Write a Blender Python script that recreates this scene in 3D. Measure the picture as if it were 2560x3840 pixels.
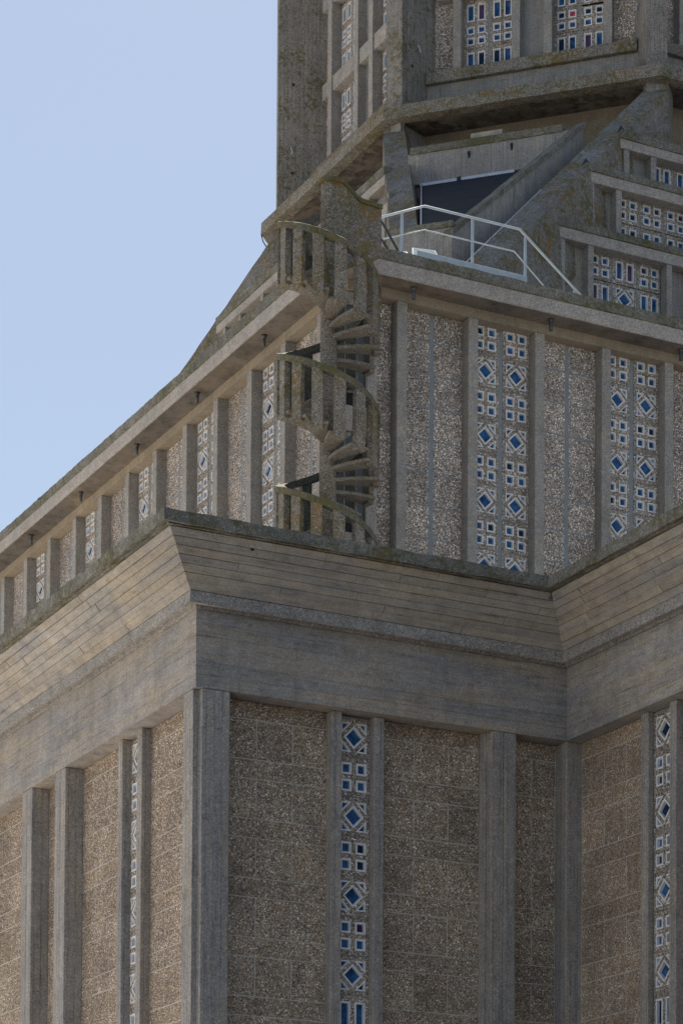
import bpy, bmesh, math, random
from math import sin, cos, pi, radians, sqrt
from mathutils import Vector, Matrix
from mathutils.geometry import tessellate_polygon
random.seed(7)
for o in list(bpy.data.objects): bpy.data.objects.remove(o)
SC = bpy.context.scene
COL = SC.collection

# ---------------------------------------------------------------- camera
EYE = 1.6                         # every height below is measured from the eye; lifted by EYE when built
yaw, pit, rol = radians(26.37337607), radians(1.95634015), radians(0.4111581)
fw = Vector((sin(yaw), cos(yaw), 0)); rt = Vector((cos(yaw), -sin(yaw), 0)); up = Vector((0, 0, 1))
f2 = fw*cos(pit) + up*sin(pit); u2 = -fw*sin(pit) + up*cos(pit)
r3 = rt*cos(rol) + u2*sin(rol); u3 = -rt*sin(rol) + u2*cos(rol)
cam = bpy.data.cameras.new('camera'); cam_ob = bpy.data.objects.new('camera', cam); COL.objects.link(cam_ob)
cam_ob.matrix_world = Matrix(((r3.x, u3.x, -f2.x, 0), (r3.y, u3.y, -f2.y, 0), (r3.z, u3.z, -f2.z, EYE), (0, 0, 0, 1)))
cam.sensor_fit = 'HORIZONTAL'; cam.sensor_width = 36
cam.lens = 9697.11/2560*36
cam.shift_x = (1280-1060.12)/2560
cam.shift_y = (5033.22-1920)/2560
cam.clip_start = .5; cam.clip_end = 5000
SC.camera = cam_ob

# ---------------------------------------------------------------- world, sun, exposure
SUN_AZ, SUN_EL = radians(25), radians(63)      # azimuth from +Y towards +X: the sun stands behind the church
W = bpy.data.worlds.new('World'); SC.world = W; W.use_nodes = True
nt = W.node_tree; nt.nodes.clear()
sky = nt.nodes.new('ShaderNodeTexSky'); sky.sky_type = 'NISHITA'; sky.sun_disc = False
sky.sun_elevation = SUN_EL; sky.sun_rotation = SUN_AZ
sky.altitude = 10; sky.air_density = 1.25; sky.dust_density = 1.1; sky.ozone_density = 2.5
bg = nt.nodes.new('ShaderNodeBackground'); bg.inputs['Strength'].default_value = .05
wo = nt.nodes.new('ShaderNodeOutputWorld')
hs = nt.nodes.new('ShaderNodeHueSaturation'); hs.inputs['Saturation'].default_value = .80
nt.links.new(sky.outputs[0], hs.inputs['Color']); nt.links.new(hs.outputs[0], bg.inputs[0]); nt.links.new(bg.outputs[0], wo.inputs[0])
sl = bpy.data.lights.new('sun', 'SUN'); sl.energy = 5.0; sl.angle = radians(.5); sl.color = (1, .95, .87)
so = bpy.data.objects.new('sun', sl); COL.objects.link(so)
sd = Vector((sin(SUN_AZ)*cos(SUN_EL), cos(SUN_AZ)*cos(SUN_EL), sin(SUN_EL)))
so.rotation_euler = sd.to_track_quat('Z', 'Y').to_euler(); so.location = (60, 60, 90)
SC.view_settings.view_transform = 'Standard'; SC.view_settings.look = 'None'
SC.view_settings.exposure = 1.25; SC.view_settings.gamma = 1; SC.view_settings.use_curve_mapping = False

# ---------------------------------------------------------------- materials
class NT:
    def __init__(s, name):
        s.m = bpy.data.materials.new(name); s.m.use_nodes = True; s.t = s.m.node_tree
        s.b = s.t.nodes['Principled BSDF']; g = s.t.nodes.new('ShaderNodeNewGeometry'); s.pos = g.outputs['Position']
    def n(s, ty, **kw):
        nd = s.t.nodes.new(ty)
        for k, v in kw.items():
            if k in nd.inputs.keys(): nd.inputs[k].default_value = v
            else: setattr(nd, k, v)
        return nd
    def l(s, a, b): s.t.links.new(a, b)
    def noise(s, scale, detail=4, rough=.6, vec=None, dist=0):
        nd = s.n('ShaderNodeTexNoise'); nd.inputs['Scale'].default_value = scale; nd.inputs['Detail'].default_value = detail
        nd.inputs['Roughness'].default_value = rough; nd.inputs['Distortion'].default_value = dist
        s.l(vec or s.pos, nd.inputs['Vector']); return nd.outputs['Fac']
    def ramp(s, fac, stops, interp='LINEAR'):
        r = s.n('ShaderNodeValToRGB'); r.color_ramp.interpolation = interp
        e = r.color_ramp.elements
        while len(e) < len(stops): e.new(.5)
        for i, (p, c) in enumerate(stops):
            e[i].position = p; e[i].color = (c, c, c, 1) if isinstance(c, (int, float)) else (*c, 1)
        s.l(fac, r.inputs[0]); return r.outputs[0]
    def mix(s, fac, a, b, mode='MIX'):
        m = s.n('ShaderNodeMix'); m.data_type = 'RGBA'; m.blend_type = mode
        for sock, v in ((m.inputs[0], fac), (m.inputs[6], a), (m.inputs[7], b)):
            if isinstance(v, (int, float)): sock.default_value = v
            elif isinstance(v, tuple): sock.default_value = (*v, 1)
            else: s.l(v, sock)
        return m.outputs[2]
    def math(s, op, a, b=None):
        m = s.n('ShaderNodeMath'); m.operation = op
        for sock, v in ((m.inputs[0], a), (m.inputs[1], b)):
            if v is None: continue
            if isinstance(v, (int, float)): sock.default_value = v
            else: s.l(v, sock)
        return m.outputs[0]
    def scaled(s, x, y, z):
        m = s.n('ShaderNodeVectorMath'); m.operation = 'MULTIPLY'; m.inputs[1].default_value = (x, y, z)
        s.l(s.pos, m.inputs[0]); return m.outputs[0]
    def hv(s):      # (x - y, z, 0): runs along every wall of the church
        sp = s.n('ShaderNodeSeparateXYZ'); s.l(s.pos, sp.inputs[0])
        cb = s.n('ShaderNodeCombineXYZ'); h = s.math('SUBTRACT', sp.outputs[0], sp.outputs[1])
        s.l(h, cb.inputs[0]); s.l(sp.outputs[2], cb.inputs[1]); return cb.outputs[0], h, sp.outputs[2]
    def bump(s, h, strength=.4, dist=.01, prev=None):
        b = s.n('ShaderNodeBump'); b.inputs['Strength'].default_value = strength; b.inputs['Distance'].default_value = dist
        s.l(h, b.inputs['Height'])
        if prev: s.l(prev, b.inputs['Normal'])
        return b.outputs[0]
    def done(s, col, rough=.9, bump=None, spec=.25):
        if isinstance(col, tuple): s.b.inputs['Base Color'].default_value = (*col, 1)
        else: s.l(col, s.b.inputs['Base Color'])
        s.b.inputs['Roughness'].default_value = rough; s.b.inputs['Specular IOR Level'].default_value = spec
        if bump: s.l(bump, s.b.inputs['Normal'])
        return s.m

def speckle(t, base, amt=.5, scale=42):
    """exposed fine aggregate: light and dark grains over a cement colour"""
    v = t.n('ShaderNodeTexVoronoi'); v.inputs['Scale'].default_value = scale; t.l(t.pos, v.inputs['Vector'])
    sp = t.n('ShaderNodeSeparateColor'); t.l(v.outputs['Color'], sp.inputs[0])
    g = t.ramp(sp.outputs[0], [(0, .22), (.2, .62), (.35, .95), (.65, 1.04), (.8, 1.3), (.92, 1.9)])
    c = t.mix(amt, base, g, 'MULTIPLY')
    tint = t.ramp(sp.outputs[1], [(0, (1.25, .98, .72)), (.3, (1, 1, 1)), (.75, (1, 1, 1)), (1, (.85, .95, 1.15))])
    return t.mix(amt*.8, c, tint, 'MULTIPLY'), v.outputs['Distance']

def weather(t, c, lo=.72, hi=1.12):
    a = t.noise(.55, 5, .65); b = t.noise(3.1, 6, .7)
    st = t.noise(1, 5, .65, t.scaled(4.5, 4.5, .45))
    c = t.mix(1, c, t.ramp(a, [(.3, lo+.1), (.55, 1), (.72, hi)]), 'MULTIPLY')
    c = t.mix(.8, c, t.ramp(b, [(.28, lo), (.5, 1), (.75, hi+.03)]), 'MULTIPLY')
    return t.mix(.35, c, t.ramp(st, [(.3, .7), (.5, 1), (.75, 1.08)]), 'MULTIPLY')

def lichen(t, c, amt, orange=.25, scale=9, green=.0):
    """amt 0..1 : share of the surface with yellow-olive lichen"""
    a = t.noise(scale, 8, .78); big = t.noise(.9, 3, .6)
    s = t.math('ADD', t.math('MULTIPLY', a, .68), t.math('MULTIPLY', big, .32))
    m = t.ramp(s, [(.56-.13*amt, 0), (.60-.13*amt, 1)])
    m = t.math('MULTIPLY', m, .85)
    hue = t.ramp(t.noise(2.3, 3, .6), [(.42, (.115, .105, .035)), (.55, (.17, .125, .035)), (.68, (.27, .13, .03))] if orange > .3 else
                 [(.4, (.10, .10, .045)), (.6, (.14, .12, .04)), (.78, (.22, .12, .03))])
    c = t.mix(m, c, hue)
    if green:
        g = t.ramp(t.noise(2.2, 7, .75), [(.45, 0), (.62, green)])
        c = t.mix(g, c, (.075, .08, .045))
    return c

def concrete(name, base, amt=.35, boards=None, lich=0, orange=.2, dark=.72, green=0, grain=42, line=.42, patch=0, each=0):
    t = NT(name); c = t.mix(t.noise(.35, 3), tuple(x*.93 for x in base), (base[0]*1.08, base[1]*1.05, base[2]*1.0))
    c, dist = speckle(t, c, amt, grain); c = weather(t, c, dark)
    nrm = t.bump(dist, .25, .010)
    if each:
        oi = t.n('ShaderNodeObjectInfo')
        c = t.mix(1, c, t.ramp(oi.outputs['Random'], [(0, (1-each, 1-each, 1-each*.9)), (.5, (1, 1, 1)), (1, (1+each*.7, 1+each*.6, 1+each*.45))]), 'MULTIPLY')
    if patch:
        pn = t.noise(1, 6, .72, t.scaled(.35, .35, 2.6) if not (boards and boards[1]) else t.scaled(3.0, 3.0, .25), .6)
        c = t.mix(patch, c, t.ramp(pn, [(.34, (.80, .86, .97)), (.45, (.97, .99, 1.03)), (.53, (1.02, 1.0, .97)), (.64, (1.14, 1.06, .93))]), 'MULTIPLY')
        sm = t.noise(1, 8, .8, t.scaled(1.0, 1.0, 3.4) if not (boards and boards[1]) else t.scaled(5, 5, .7), 1.2)
        c = t.mix(patch, c, t.ramp(sm, [(.30, (.50, .52, .57)), (.37, (.88, .90, .93)), (.44, (1, 1, 1)), (.66, (1.0, 1.0, 1.0)), (.75, (1.18, 1.17, 1.14))]), 'MULTIPLY')
    if boards:
        vec, h, z = t.hv(); row, vert = boards
        wob = t.n('ShaderNodeVectorMath'); wob.operation = 'ADD'
        nz = t.n('ShaderNodeTexNoise'); nz.inputs['Scale'].default_value = 2.4; nz.inputs['Detail'].default_value = 4
        t.l(t.pos, nz.inputs['Vector'])
        sc = t.n('ShaderNodeVectorMath'); sc.operation = 'SCALE'; sc.inputs[3].default_value = .03
        t.l(nz.outputs['Color'], sc.inputs[0]); 
        if vert:
            cb = t.n('ShaderNodeCombineXYZ'); t.l(z, cb.inputs[0]); t.l(h, cb.inputs[1]); vec = cb.outputs[0]
        t.l(vec, wob.inputs[0]); t.l(sc.outputs[0], wob.inputs[1])
        br = t.n('ShaderNodeTexBrick'); t.l(wob.outputs[0], br.inputs['Vector'])
        br.inputs['Scale'].default_value = 1; br.inputs['Brick Width'].default_value = 3.6; br.inputs['Row Height'].default_value = row
        br.inputs['Mortar Size'].default_value = .007; br.inputs['Mortar Smooth'].default_value = .5; br.inputs['Bias'].default_value = 0
        br.inputs['Color1'].default_value = (.86, .86, .87, 1); br.inputs['Color2'].default_value = (1.08, 1.07, 1.05, 1)
        br.inputs['Mortar'].default_value = (line, line*.96, line*.9, 1); br.offset = .37
        k = t.ramp(t.noise(1.1, 7, .8), [(.42, .12), (.58, 1)])
        c = t.mix(k, c, br.outputs['Color'], 'MULTIPLY')
        # grain of the boards, long along them
        gr = t.noise(1, 7, .75, t.scaled(1.3, 1.3, 17) if not vert else t.scaled(22, 22, 1.0))
        c = t.mix(.75, c, t.ramp(gr, [(.3, .62), (.46, .97), (.7, 1.1)]), 'MULTIPLY')
        # long blotches where the boards left dark or sandy marks
        bl = t.noise(1, 6, .8, t.scaled(.55, .55, 6.5) if not vert else t.scaled(7, 7, .5))
        c = t.mix(.9, c, t.ramp(bl, [(.30, (.56, .58, .62)), (.42, (.93, .94, .96)), (.56, (1, 1, 1)), (.66, (1.08, 1.02, .90)), (.74, (.86, .78, .64))]), 'MULTIPLY')
        fl = t.noise(1, 8, .82, t.scaled(.9, .9, 15) if not vert else t.scaled(17, 17, .8))
        c = t.mix(.85, c, t.ramp(fl, [(.36, (.50, .48, .46)), (.43, (.98, .98, .98)), (.60, (1, 1, 1)), (.68, (1.12, 1.05, .93))]), 'MULTIPLY')
        inv = t.math('SUBTRACT', 1, br.outputs['Fac'])
        nrm = t.bump(inv, .55, .02, nrm)
    if lich or green: c = lichen(t, c, lich, orange, green=green)
    pit_ = t.ramp(t.noise(26, 2, .5), [(.27, .35), (.32, 1)])
    c = t.mix(.7, c, pit_, 'MULTIPLY')
    return t.done(c, .93, nrm)

def aggregate(name, stops, scale, cement=(.26, .24, .21), seed=0, gain=1.0):
    t = NT(name)
    mp = t.n('ShaderNodeVectorMath'); mp.operation = 'ADD'; mp.inputs[1].default_value = (seed*7.3, seed*3.1, seed*1.7); t.l(t.pos, mp.inputs[0])
    v = t.n('ShaderNodeTexVoronoi'); v.inputs['Scale'].default_value = scale; t.l(mp.outputs[0], v.inputs['Vector'])
    sp = t.n('ShaderNodeSeparateColor'); t.l(v.outputs['Color'], sp.inputs[0])
    c = t.ramp(sp.outputs[0], stops, 'CONSTANT')
    c = t.mix(.5, c, t.ramp(sp.outputs[1], [(0, .6), (1, 1.45)]), 'MULTIPLY')
    e = t.ramp(v.outputs['Distance'], [(.0, .03), (.42, .03), (.82, 1)])
    c = t.mix(e, c, cement)
    oi = t.n('ShaderNodeObjectInfo'); c = t.mix(1, c, (gain, gain, gain*1.04), 'MULTIPLY')
    c = t.mix(1, c, t.ramp(oi.outputs['Random'], [(0, (.88, .865, .85)), (.5, (.98, .98, .98)), (1, (1.10, 1.08, 1.05))]), 'MULTIPLY')
    a = t.noise(.8, 5, .65); b = t.noise(4, 4, .6)
    c = t.mix(1, c, t.ramp(a, [(.3, .72), (.52, 1), (.72, 1.15)]), 'MULTIPLY')
    c = t.mix(.7, c, t.ramp(b, [(.3, .75), (.5, 1), (.72, 1.15)]), 'MULTIPLY')
    hh = t.math('SUBTRACT', 1, v.outputs['Distance'])
    return t.done(c, .85, t.bump(hh, .8, .02), .3)

BR = [(0, (.055, .035, .022)), (.16, (.16, .095, .048)), (.34, (.25, .17, .095)), (.5, (.34, .26, .17)), (.66, (.21, .185, .16)), (.8, (.45, .38, .28)), (.92, (.66, .62, .55))]
GR = [(0, (.035, .027, .022)), (.2, (.12, .085, .055)), (.36, (.22, .165, .11)), (.5, (.38, .30, .21)), (.64, (.24, .225, .21)), (.76, (.55, .48, .39)), (.88, (.85, .81, .74))]
BK = [(0, (.07, .062, .055)), (.18, (.15, .13, .105)), (.36, (.21, .185, .155)), (.52, (.33, .28, .22)), (.68, (.21, .195, .18)), (.82, (.42, .38, .33)), (.93, (.66, .63, .58))]
BK2 = [(0, (.05, .04, .035)), (.2, (.14, .11, .08)), (.36, (.24, .19, .135)), (.52, (.36, .30, .23)), (.68, (.22, .20, .175)), (.82, (.48, .42, .35)), (.93, (.75, .71, .64))]
M = {}
M['agg'] = aggregate('exposed_pebble_panel', BR, 45, (.26, .225, .185), 0, 1.45)
M['agg2'] = aggregate('exposed_pebble_panel_light', GR, 41, (.33, .30, .27), 2, 1.42)
M['block'] = aggregate('pebble_claustra', BK2, 38, (.31, .28, .24), 4, 1.4)
M['col'] = concrete('column_concrete', (.36, .345, .33), .36, (.16, True), dark=.76, patch=.6)
M['colu'] = concrete('upper_column_concrete', (.345, .33, .31), .38, None, dark=.76, patch=.5)
M['beam'] = concrete('board_marked_beam', (.375, .355, .335), .26, (2.9, False), dark=.74, line=.9, patch=1, each=.07)
M['seam'] = concrete('dirty_board_seam', (.19, .175, .15), .3, None, dark=.6)
M['band'] = concrete('cornice_band_concrete', (.34, .33, .32), .55, None, dark=.72)
M['corn'] = concrete('board_marked_cornice', (.385, .362, .33), .15, (3.1, False), dark=.74, line=.9, patch=1, each=.11)
M['cap'] = concrete('weathered_coping', (.235, .23, .21), .55, None, lich=.35, orange=.25, green=.5, grain=44, dark=.6)
M['fasc'] = concrete('fascia_concrete', (.40, .375, .35), .4, None, dark=.78)
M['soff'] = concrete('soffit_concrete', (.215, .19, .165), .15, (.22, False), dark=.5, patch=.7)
M['under'] = concrete('eave_beam_concrete', (.32, .275, .215), .25, None, dark=.75)
M['tower'] = concrete('tower_pier_concrete', (.31, .295, .275), .45, (.17, True), lich=.2, orange=.25, dark=.66)
M['strut'] = concrete('lichened_strut', (.235, .23, .22), .5, None, lich=.5, orange=.9, dark=.7)
M['slab'] = concrete('platform_edge_concrete', (.25, .24, .215), .75, None, lich=.42, orange=.4, green=.3, grain=40, dark=.66)
M['plain'] = concrete('plain_wall_concrete', (.35, .345, .335), .25, (.5, True), dark=.76, patch=.6)
M['stair'] = concrete('stair_concrete', (.215, .2, .175), .75, None, lich=.35, orange=.35, grain=44, dark=.72)
M['rail'] = concrete('stair_rail_concrete', (.15, .15, .12), .6, None, lich=.6, orange=.35, green=.4, grain=40, dark=.66)
M['inner_shade'] = concrete('inner_shade_concrete', (.11, .12, .115), .6, None, lich=.1, grain=40)  # darker stair concrete: paints the shade inside the stair into the colour
M['step'] = concrete('stair_step_concrete', (.22, .205, .18), .5, None, dark=.74)
def simple(name, col, rough=.5, metal=0, spec=.4, var=.12):
    t = NT(name); c = t.mix(1, col, t.ramp(t.noise(5, 5, .7), [(.3, 1-var*1.6), (.55, 1), (.75, 1+var)]), 'MULTIPLY')
    t.b.inputs['Metallic'].default_value = metal
    return t.done(c, rough, t.bump(t.noise(60, 2), .1, .003), spec)
M['joint'] = simple('pale_joint_mortar', (.25, .28, .30), .8)
M['mortar'] = simple('thin_joint_mortar', (.55, .515, .46), .9, var=.2)
M['white'] = simple('white_window_paint', (.78, .79, .80), .6, var=.12)
M['glass'] = simple('blue_stained_glass', (.035, .12, .29), .25, 0, .12, .5)
M['glassd'] = simple('dark_glass', (.014, .035, .08), .25, 0, .12, .4)
M['glassp'] = simple('violet_stained_glass', (.075, .02, .09), .15, 0, .6, .4)
M['glassr'] = simple('red_stained_glass', (.55, .03, .10), .3, 0, .5, .3)
M['dark'] = simple('interior_dark', (.02, .02, .022), .9)
M['tarp'] = simple('dark_blue_sheet', (.004, .010, .022), .75, 0, .4, .5)
M['flash'] = simple('aluminium_flashing', (.55, .58, .63), .45, .4)
M['lead'] = simple('dark_lead', (.03, .032, .036), .5, .2)
M['pipe'] = simple('zinc_pipe', (.12, .125, .13), .5, .5, var=.4)
M['paint'] = simple('white_painted_steel', (.42, .49, .56), .5, 0, .4, .10)
M['blackp'] = simple('black_painted_steel', (.03, .03, .033), .4, 0, .5)
M['door'] = simple('grey_blue_door', (.07, .085, .095), .5)
M['cream'] = simple('rusty_cream_paint', (.42, .38, .30), .6, var=.25)
M['lamp'] = simple('lamp_glass', (.30, .36, .33), .15, 0, .6)
t = NT('bounce_paving'); c = t.mix(t.noise(.3, 4), (.43, .395, .355), (.50, .46, .41)); M['bounce_plaza'] = t.done(c, .9)  # unseen pale paving, added to bounce warm light onto the left faces
t = NT('low_bounce_ground'); c = t.mix(t.noise(.5, 5), (.060, .061, .065), (.08, .08, .08)); M['ground'] = t.done(c, .9)  # unseen ground, set dark to hold bounce light off the front

# ---------------------------------------------------------------- builders
def tag(o, label=None, cat=None, group=None, kind=None):
    for k, v in (('label', label), ('category', cat), ('group', group), ('kind', kind)):
        if v: o[k] = v
    return o
def thing(name, loc, label, cat, group=None):
    o = bpy.data.objects.new(name, None); COL.objects.link(o); o.location = (loc[0], loc[1], loc[2]+EYE); o.empty_display_size = .3
    return tag(o, label, cat, group)
def link(name, me, parent=None, mw=None):
    o = bpy.data.objects.new(name, me); COL.objects.link(o)
    mw = mw if mw is not None else Matrix.Translation((0, 0, EYE))
    if parent is not None:
        o.parent = parent; o.matrix_parent_inverse = Matrix.Identity(4)
        pm = WM.get(parent.name) or Matrix.Translation(parent.location)
        o.matrix_basis = pm.inverted() @ mw
    else: o.matrix_basis = mw
    WM[o.name] = mw.copy(); return o
WM = {}
def mesh(name, vs, fs, mat, mats=None, fm=None, smooth=False):
    me = bpy.data.meshes.new(name); me.from_pydata([tuple(v) for v in vs], [], fs); me.update()
    bm = bmesh.new(); bm.from_mesh(me); bmesh.ops.recalc_face_normals(bm, faces=bm.faces); bm.to_mesh(me); bm.free()
    for m in ([mat] if mats is None else mats): me.materials.append(M[m])
    if fm: 
        for p, i in zip(me.polygons, fm): p.material_index = i
    if smooth:
        for p in me.polygons: p.use_smooth = True
    return me
def rotz(ang, o): return Matrix.Translation((o[0], o[1], (o[2] if len(o) > 2 else 0)+EYE)) @ Matrix.Rotation(ang, 4, 'Z')
FR = lambda x, y: rotz(0, (x, y))              # front faces: local x = +X, local y = into the wall
LF = lambda x, y: rotz(-pi/2, (x, y))          # left faces:  local x = -Y, local y = +X
def boxmesh(x0, x1, y0, y1, z0, z1, mat, bev=.008):
    if x1 < x0: x0, x1 = x1, x0
    if y1 < y0: y0, y1 = y1, y0
    vs = [(x, y, z) for z in (z0, z1) for y in (y0, y1) for x in (x0, x1)]
    fs = [(0, 2, 3, 1), (4, 5, 7, 6), (0, 1, 5, 4), (2, 6, 7, 3), (0, 4, 6, 2), (1, 3, 7, 5)]
    me = mesh('box', vs, fs, mat)
    if bev:
        bm = bmesh.new(); bm.from_mesh(me); bmesh.ops.bevel(bm, geom=bm.edges[:], offset=bev, segments=1, affect='EDGES'); bm.to_mesh(me); bm.free()
    return me
def box(name, parent, fr, x0, x1, y0, y1, z0, z1, mat, bev=.008):
    me = boxmesh(x0, x1, y0, y1, z0, z1, mat, bev); me.name = name
    return link(name, me, parent, fr)
def prism(name, parent, poly, z0, z1, mat, bev=0):   # vertical prism over a plan polygon
    n = len(poly); vs = [(p[0], p[1], z) for z in (z0, z1) for p in poly]
    fs = [tuple(range(n)), tuple(range(n, 2*n))] + [(i, (i+1) % n, n+(i+1) % n, n+i) for i in range(n)]
    me = mesh(name, vs, fs, mat)
    if bev:
        bm = bmesh.new(); bm.from_mesh(me); bmesh.ops.bevel(bm, geom=bm.edges[:], offset=bev, segments=1, affect='EDGES'); bm.to_mesh(me); bm.free()
    return link(name, me, parent)
def sweep(path_pts, prof, closed=False):
    """path_pts: list of functions (o)->(x,y) giving the plan point for offset o; prof: list of (o, z)"""
    vs = []; fs = []; n = len(prof)
    for pf in path_pts:
        for o, z in prof: x, y = pf(o); vs.append((x, y, z))
    for i in range(len(path_pts)-1):
        for j in range(n):
            a = i*n+j; b = i*n+(j+1) % n; fs.append((a, b, b+n, a+n))
    fs.append(tuple(range(n))); fs.append(tuple(range((len(path_pts)-1)*n, len(path_pts)*n)))
    return vs, fs
def rough(me, amt, seg=.18):
    """cut long faces and shake the vertices: worn, uneven concrete edge"""
    bm = bmesh.new(); bm.from_mesh(me)
    for _ in range(9):
        es = [e for e in bm.edges if e.calc_length() > seg*2]
        if not es: break
        bmesh.ops.subdivide_edges(bm, edges=es, cuts=1, use_grid_fill=True)
        if len(bm.verts) > 9000: break
    rnd = random.Random(3)
    for v in bm.verts: v.co += Vector((rnd.uniform(-1, 1), rnd.uniform(-1, 1), rnd.uniform(-1, 1)))*amt
    bmesh.ops.triangulate(bm, faces=bm.faces); bm.to_mesh(me); bm.free(); return me

# ---- claustra blocks: slab pierced by white framed lights -------------------------------
def inset(poly, d):
    n = len(poly); out = []
    A = sum(poly[i][0]*poly[(i+1) % n][1]-poly[(i+1) % n][0]*poly[i][1] for i in range(n))
    s = 1 if A > 0 else -1
    for i in range(n):
        p0, p1, p2 = Vector(poly[i-1]), Vector(poly[i]), Vector(poly[(i+1) % n])
        d1 = (p1-p0).normalized(); d2 = (p2-p1).normalized()
        n1 = Vector((-d1.y, d1.x))*s; n2 = Vector((-d2.y, d2.x))*s
        m = (n1+n2); m = m/(m.dot(n1)) ; out.append(tuple(p1+m*d))
    return out
def openings(kind, w, h):
    R = lambda x0, x1, y0, y1: [(x0, y0), (x1, y0), (x1, y1), (x0, y1)]
    a = .118
    if kind == 'S': 
        xs = ((a*w, .44*w), (.575*w, .895*w)); ys = ((.125*h, .435*h), (.56*h, .87*h))
        return [('square_window', R(*x, *y)) for x in xs for y in ys]
    if kind == 'T':
        xs = ((a*w, .44*w), (.575*w, .895*w)); return [('slot_window', R(*x, .15*h, .85*h)) for x in xs]
    cx, cy, r = .505*w, .5*h, .318*w
    x0, x1, y0, y1 = .118*w, .89*w, .115*h, .885*h; L = .325*w
    return [('diamond_window', [(cx-r, cy), (cx, cy-r), (cx+r, cy), (cx, cy+r)]),
            ('corner_window', [(x0, y0), (x0+L, y0), (x0, y0+L)]), ('corner_window', [(x1, y0), (x1, y0+L), (x1-L, y0)]),
            ('corner_window', [(x1, y1), (x1-L, y1), (x1, y1-L)]), ('corner_window', [(x0, y1), (x0, y1-L), (x0+L, y1)])]
_cache = {}
def block_meshes(kind, w, h):
    k = (kind, round(w, 3), round(h, 3))
    if k in _cache: return _cache[k]
    ops = openings(kind, w, h); dep = .15
    outer = [(0, 0), (w, 0), (w, h), (0, h)]; loops = [outer] + [o[1] for o in ops]
    flat = [p for lp in loops for p in lp]
    tris = tessellate_polygon([[Vector((p[0], p[1], 0)) for p in lp] for lp in loops])
    vs = [(p[0], 0, p[1]) for p in flat]; fs = [tuple(t) for t in tris]; nv = len(vs)
    vs += [(p[0], dep, p[1]) for p in flat]; b = 0
    for lp in loops:
        n = len(lp)
        for i in range(n): fs.append((b+i, b+(i+1) % n, nv+b+(i+1) % n, nv+b+i))
        b += n
    bm_ = mesh('claustra_block', vs, fs, 'block')
    wins = []
    for nm, lp in ops:
        fwid = .036 if nm != 'corner_window' else .028
        inn = inset(lp, fwid); inn2 = inset(lp, fwid+.004); n = len(lp); o0 = inset(lp, .002)
        vs = [(p[0], -.012, p[1]) for p in o0] + [(p[0], -.012, p[1]) for p in inn] + [(p[0], .052, p[1]) for p in inn2] + [(p[0], .1, p[1]) for p in o0]
        fs = []
        for i in range(n):
            j = (i+1) % n; fs += [(i, j, n+j, n+i), (n+i, n+j, 2*n+j, 2*n+i), (3*n+i, 3*n+j, j, i)]
        fme = mesh(nm, vs, fs, 'white')
        gl = {}
        for g in ('glass', 'glassd', 'glassp', 'glassr'):
            gl[g] = mesh('pane', [(p[0], .048, p[1]) for p in inset(lp, fwid-.01)], [tuple(range(n))], g)
        wins.append((nm, fme, gl))
    _cache[k] = (bm_, wins); return _cache[k]
grng = random.Random(11)
def block(parent, fr, x, y, z, w, h, kind, reds=0, darkp=.25):
    bm_, wins = block_meshes(kind, w, h); mw = fr @ Matrix.Translation((x, y, z))
    b = link('claustra_block', bm_, parent, mw)
    for nm, fme, gl in wins:
        link(nm, fme, b, mw)
        q = grng.random(); g = 'glassr' if q < reds*.35 else 'glassp' if q < reds+.04 else 'glassd' if q > 1-darkp*.7 else 'glass'
        link('pane', gl[g], b, mw)
def claustra_stack(parent, fr, x0, x1, y, ztop, pitch, kinds, gap=.02, reds=0, darkp=.25):
    n_ = len(kinds); vs = []; fs = []
    for i in range(n_+1):
        zz = ztop-i*pitch; b = len(vs)
        vs += [(x0-.01, y+.012, zz-gap), (x1+.01, y+.012, zz-gap), (x1+.01, y+.012, zz+gap), (x0-.01, y+.012, zz+gap)]
        vs += [(a, c+.05, d) for a, c, d in vs[b:b+4]]
        fs += [tuple(b+q for q in f) for f in ((0, 1, 2, 3), (4, 5, 6, 7), (0, 1, 5, 4), (3, 2, 6, 7), (0, 3, 7, 4), (1, 2, 6, 5))]
    link('block_joints', mesh('block_joints', vs, fs, 'joint'), parent, fr)['kind'] = 'stuff'
    for i, k in enumerate(kinds):
        block(parent, fr, x0, y, ztop-(i+1)*pitch+gap/2, x1-x0, pitch-gap, k, reds, darkp)

# ================================================================ GROUND
g = mesh('ground', [(-1500, -1500, 0), (1500, -1500, 0), (1500, 1500, 0), (-1500, 1500, 0)], [(0, 1, 2, 3)], 'ground')
tag(link('ground', g, None, Matrix.Identity(4)), kind='structure')

g = mesh('bounce_plaza', [(-400, 33, .004), (19.1, 33, .004), (19.1, 400, .004), (-400, 400, .004)], [(0, 1, 2, 3)], 'bounce_plaza')  # out-of-view sheet added as a light bounce for the left walls
tag(link('bounce_plaza', g, None, Matrix.Identity(4)), kind='structure')

# ================================================================ WING (lower block)
XB, YB, XR = 19.197, 42.458, 27.145
wing = thing('church_wing', (XB, YB, -EYE), 'lower concrete wing with flared board-marked cornice, wide pebble panels and narrow single window strips', 'church wing')
YL, YR = 62.0, 28.0
def wing_path(extra=0): return [lambda o: (XB-o, YL), lambda o: (XB-o, YB-o), lambda o: (XR-o, YB-o), lambda o: (XR-o, YR)]
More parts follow.
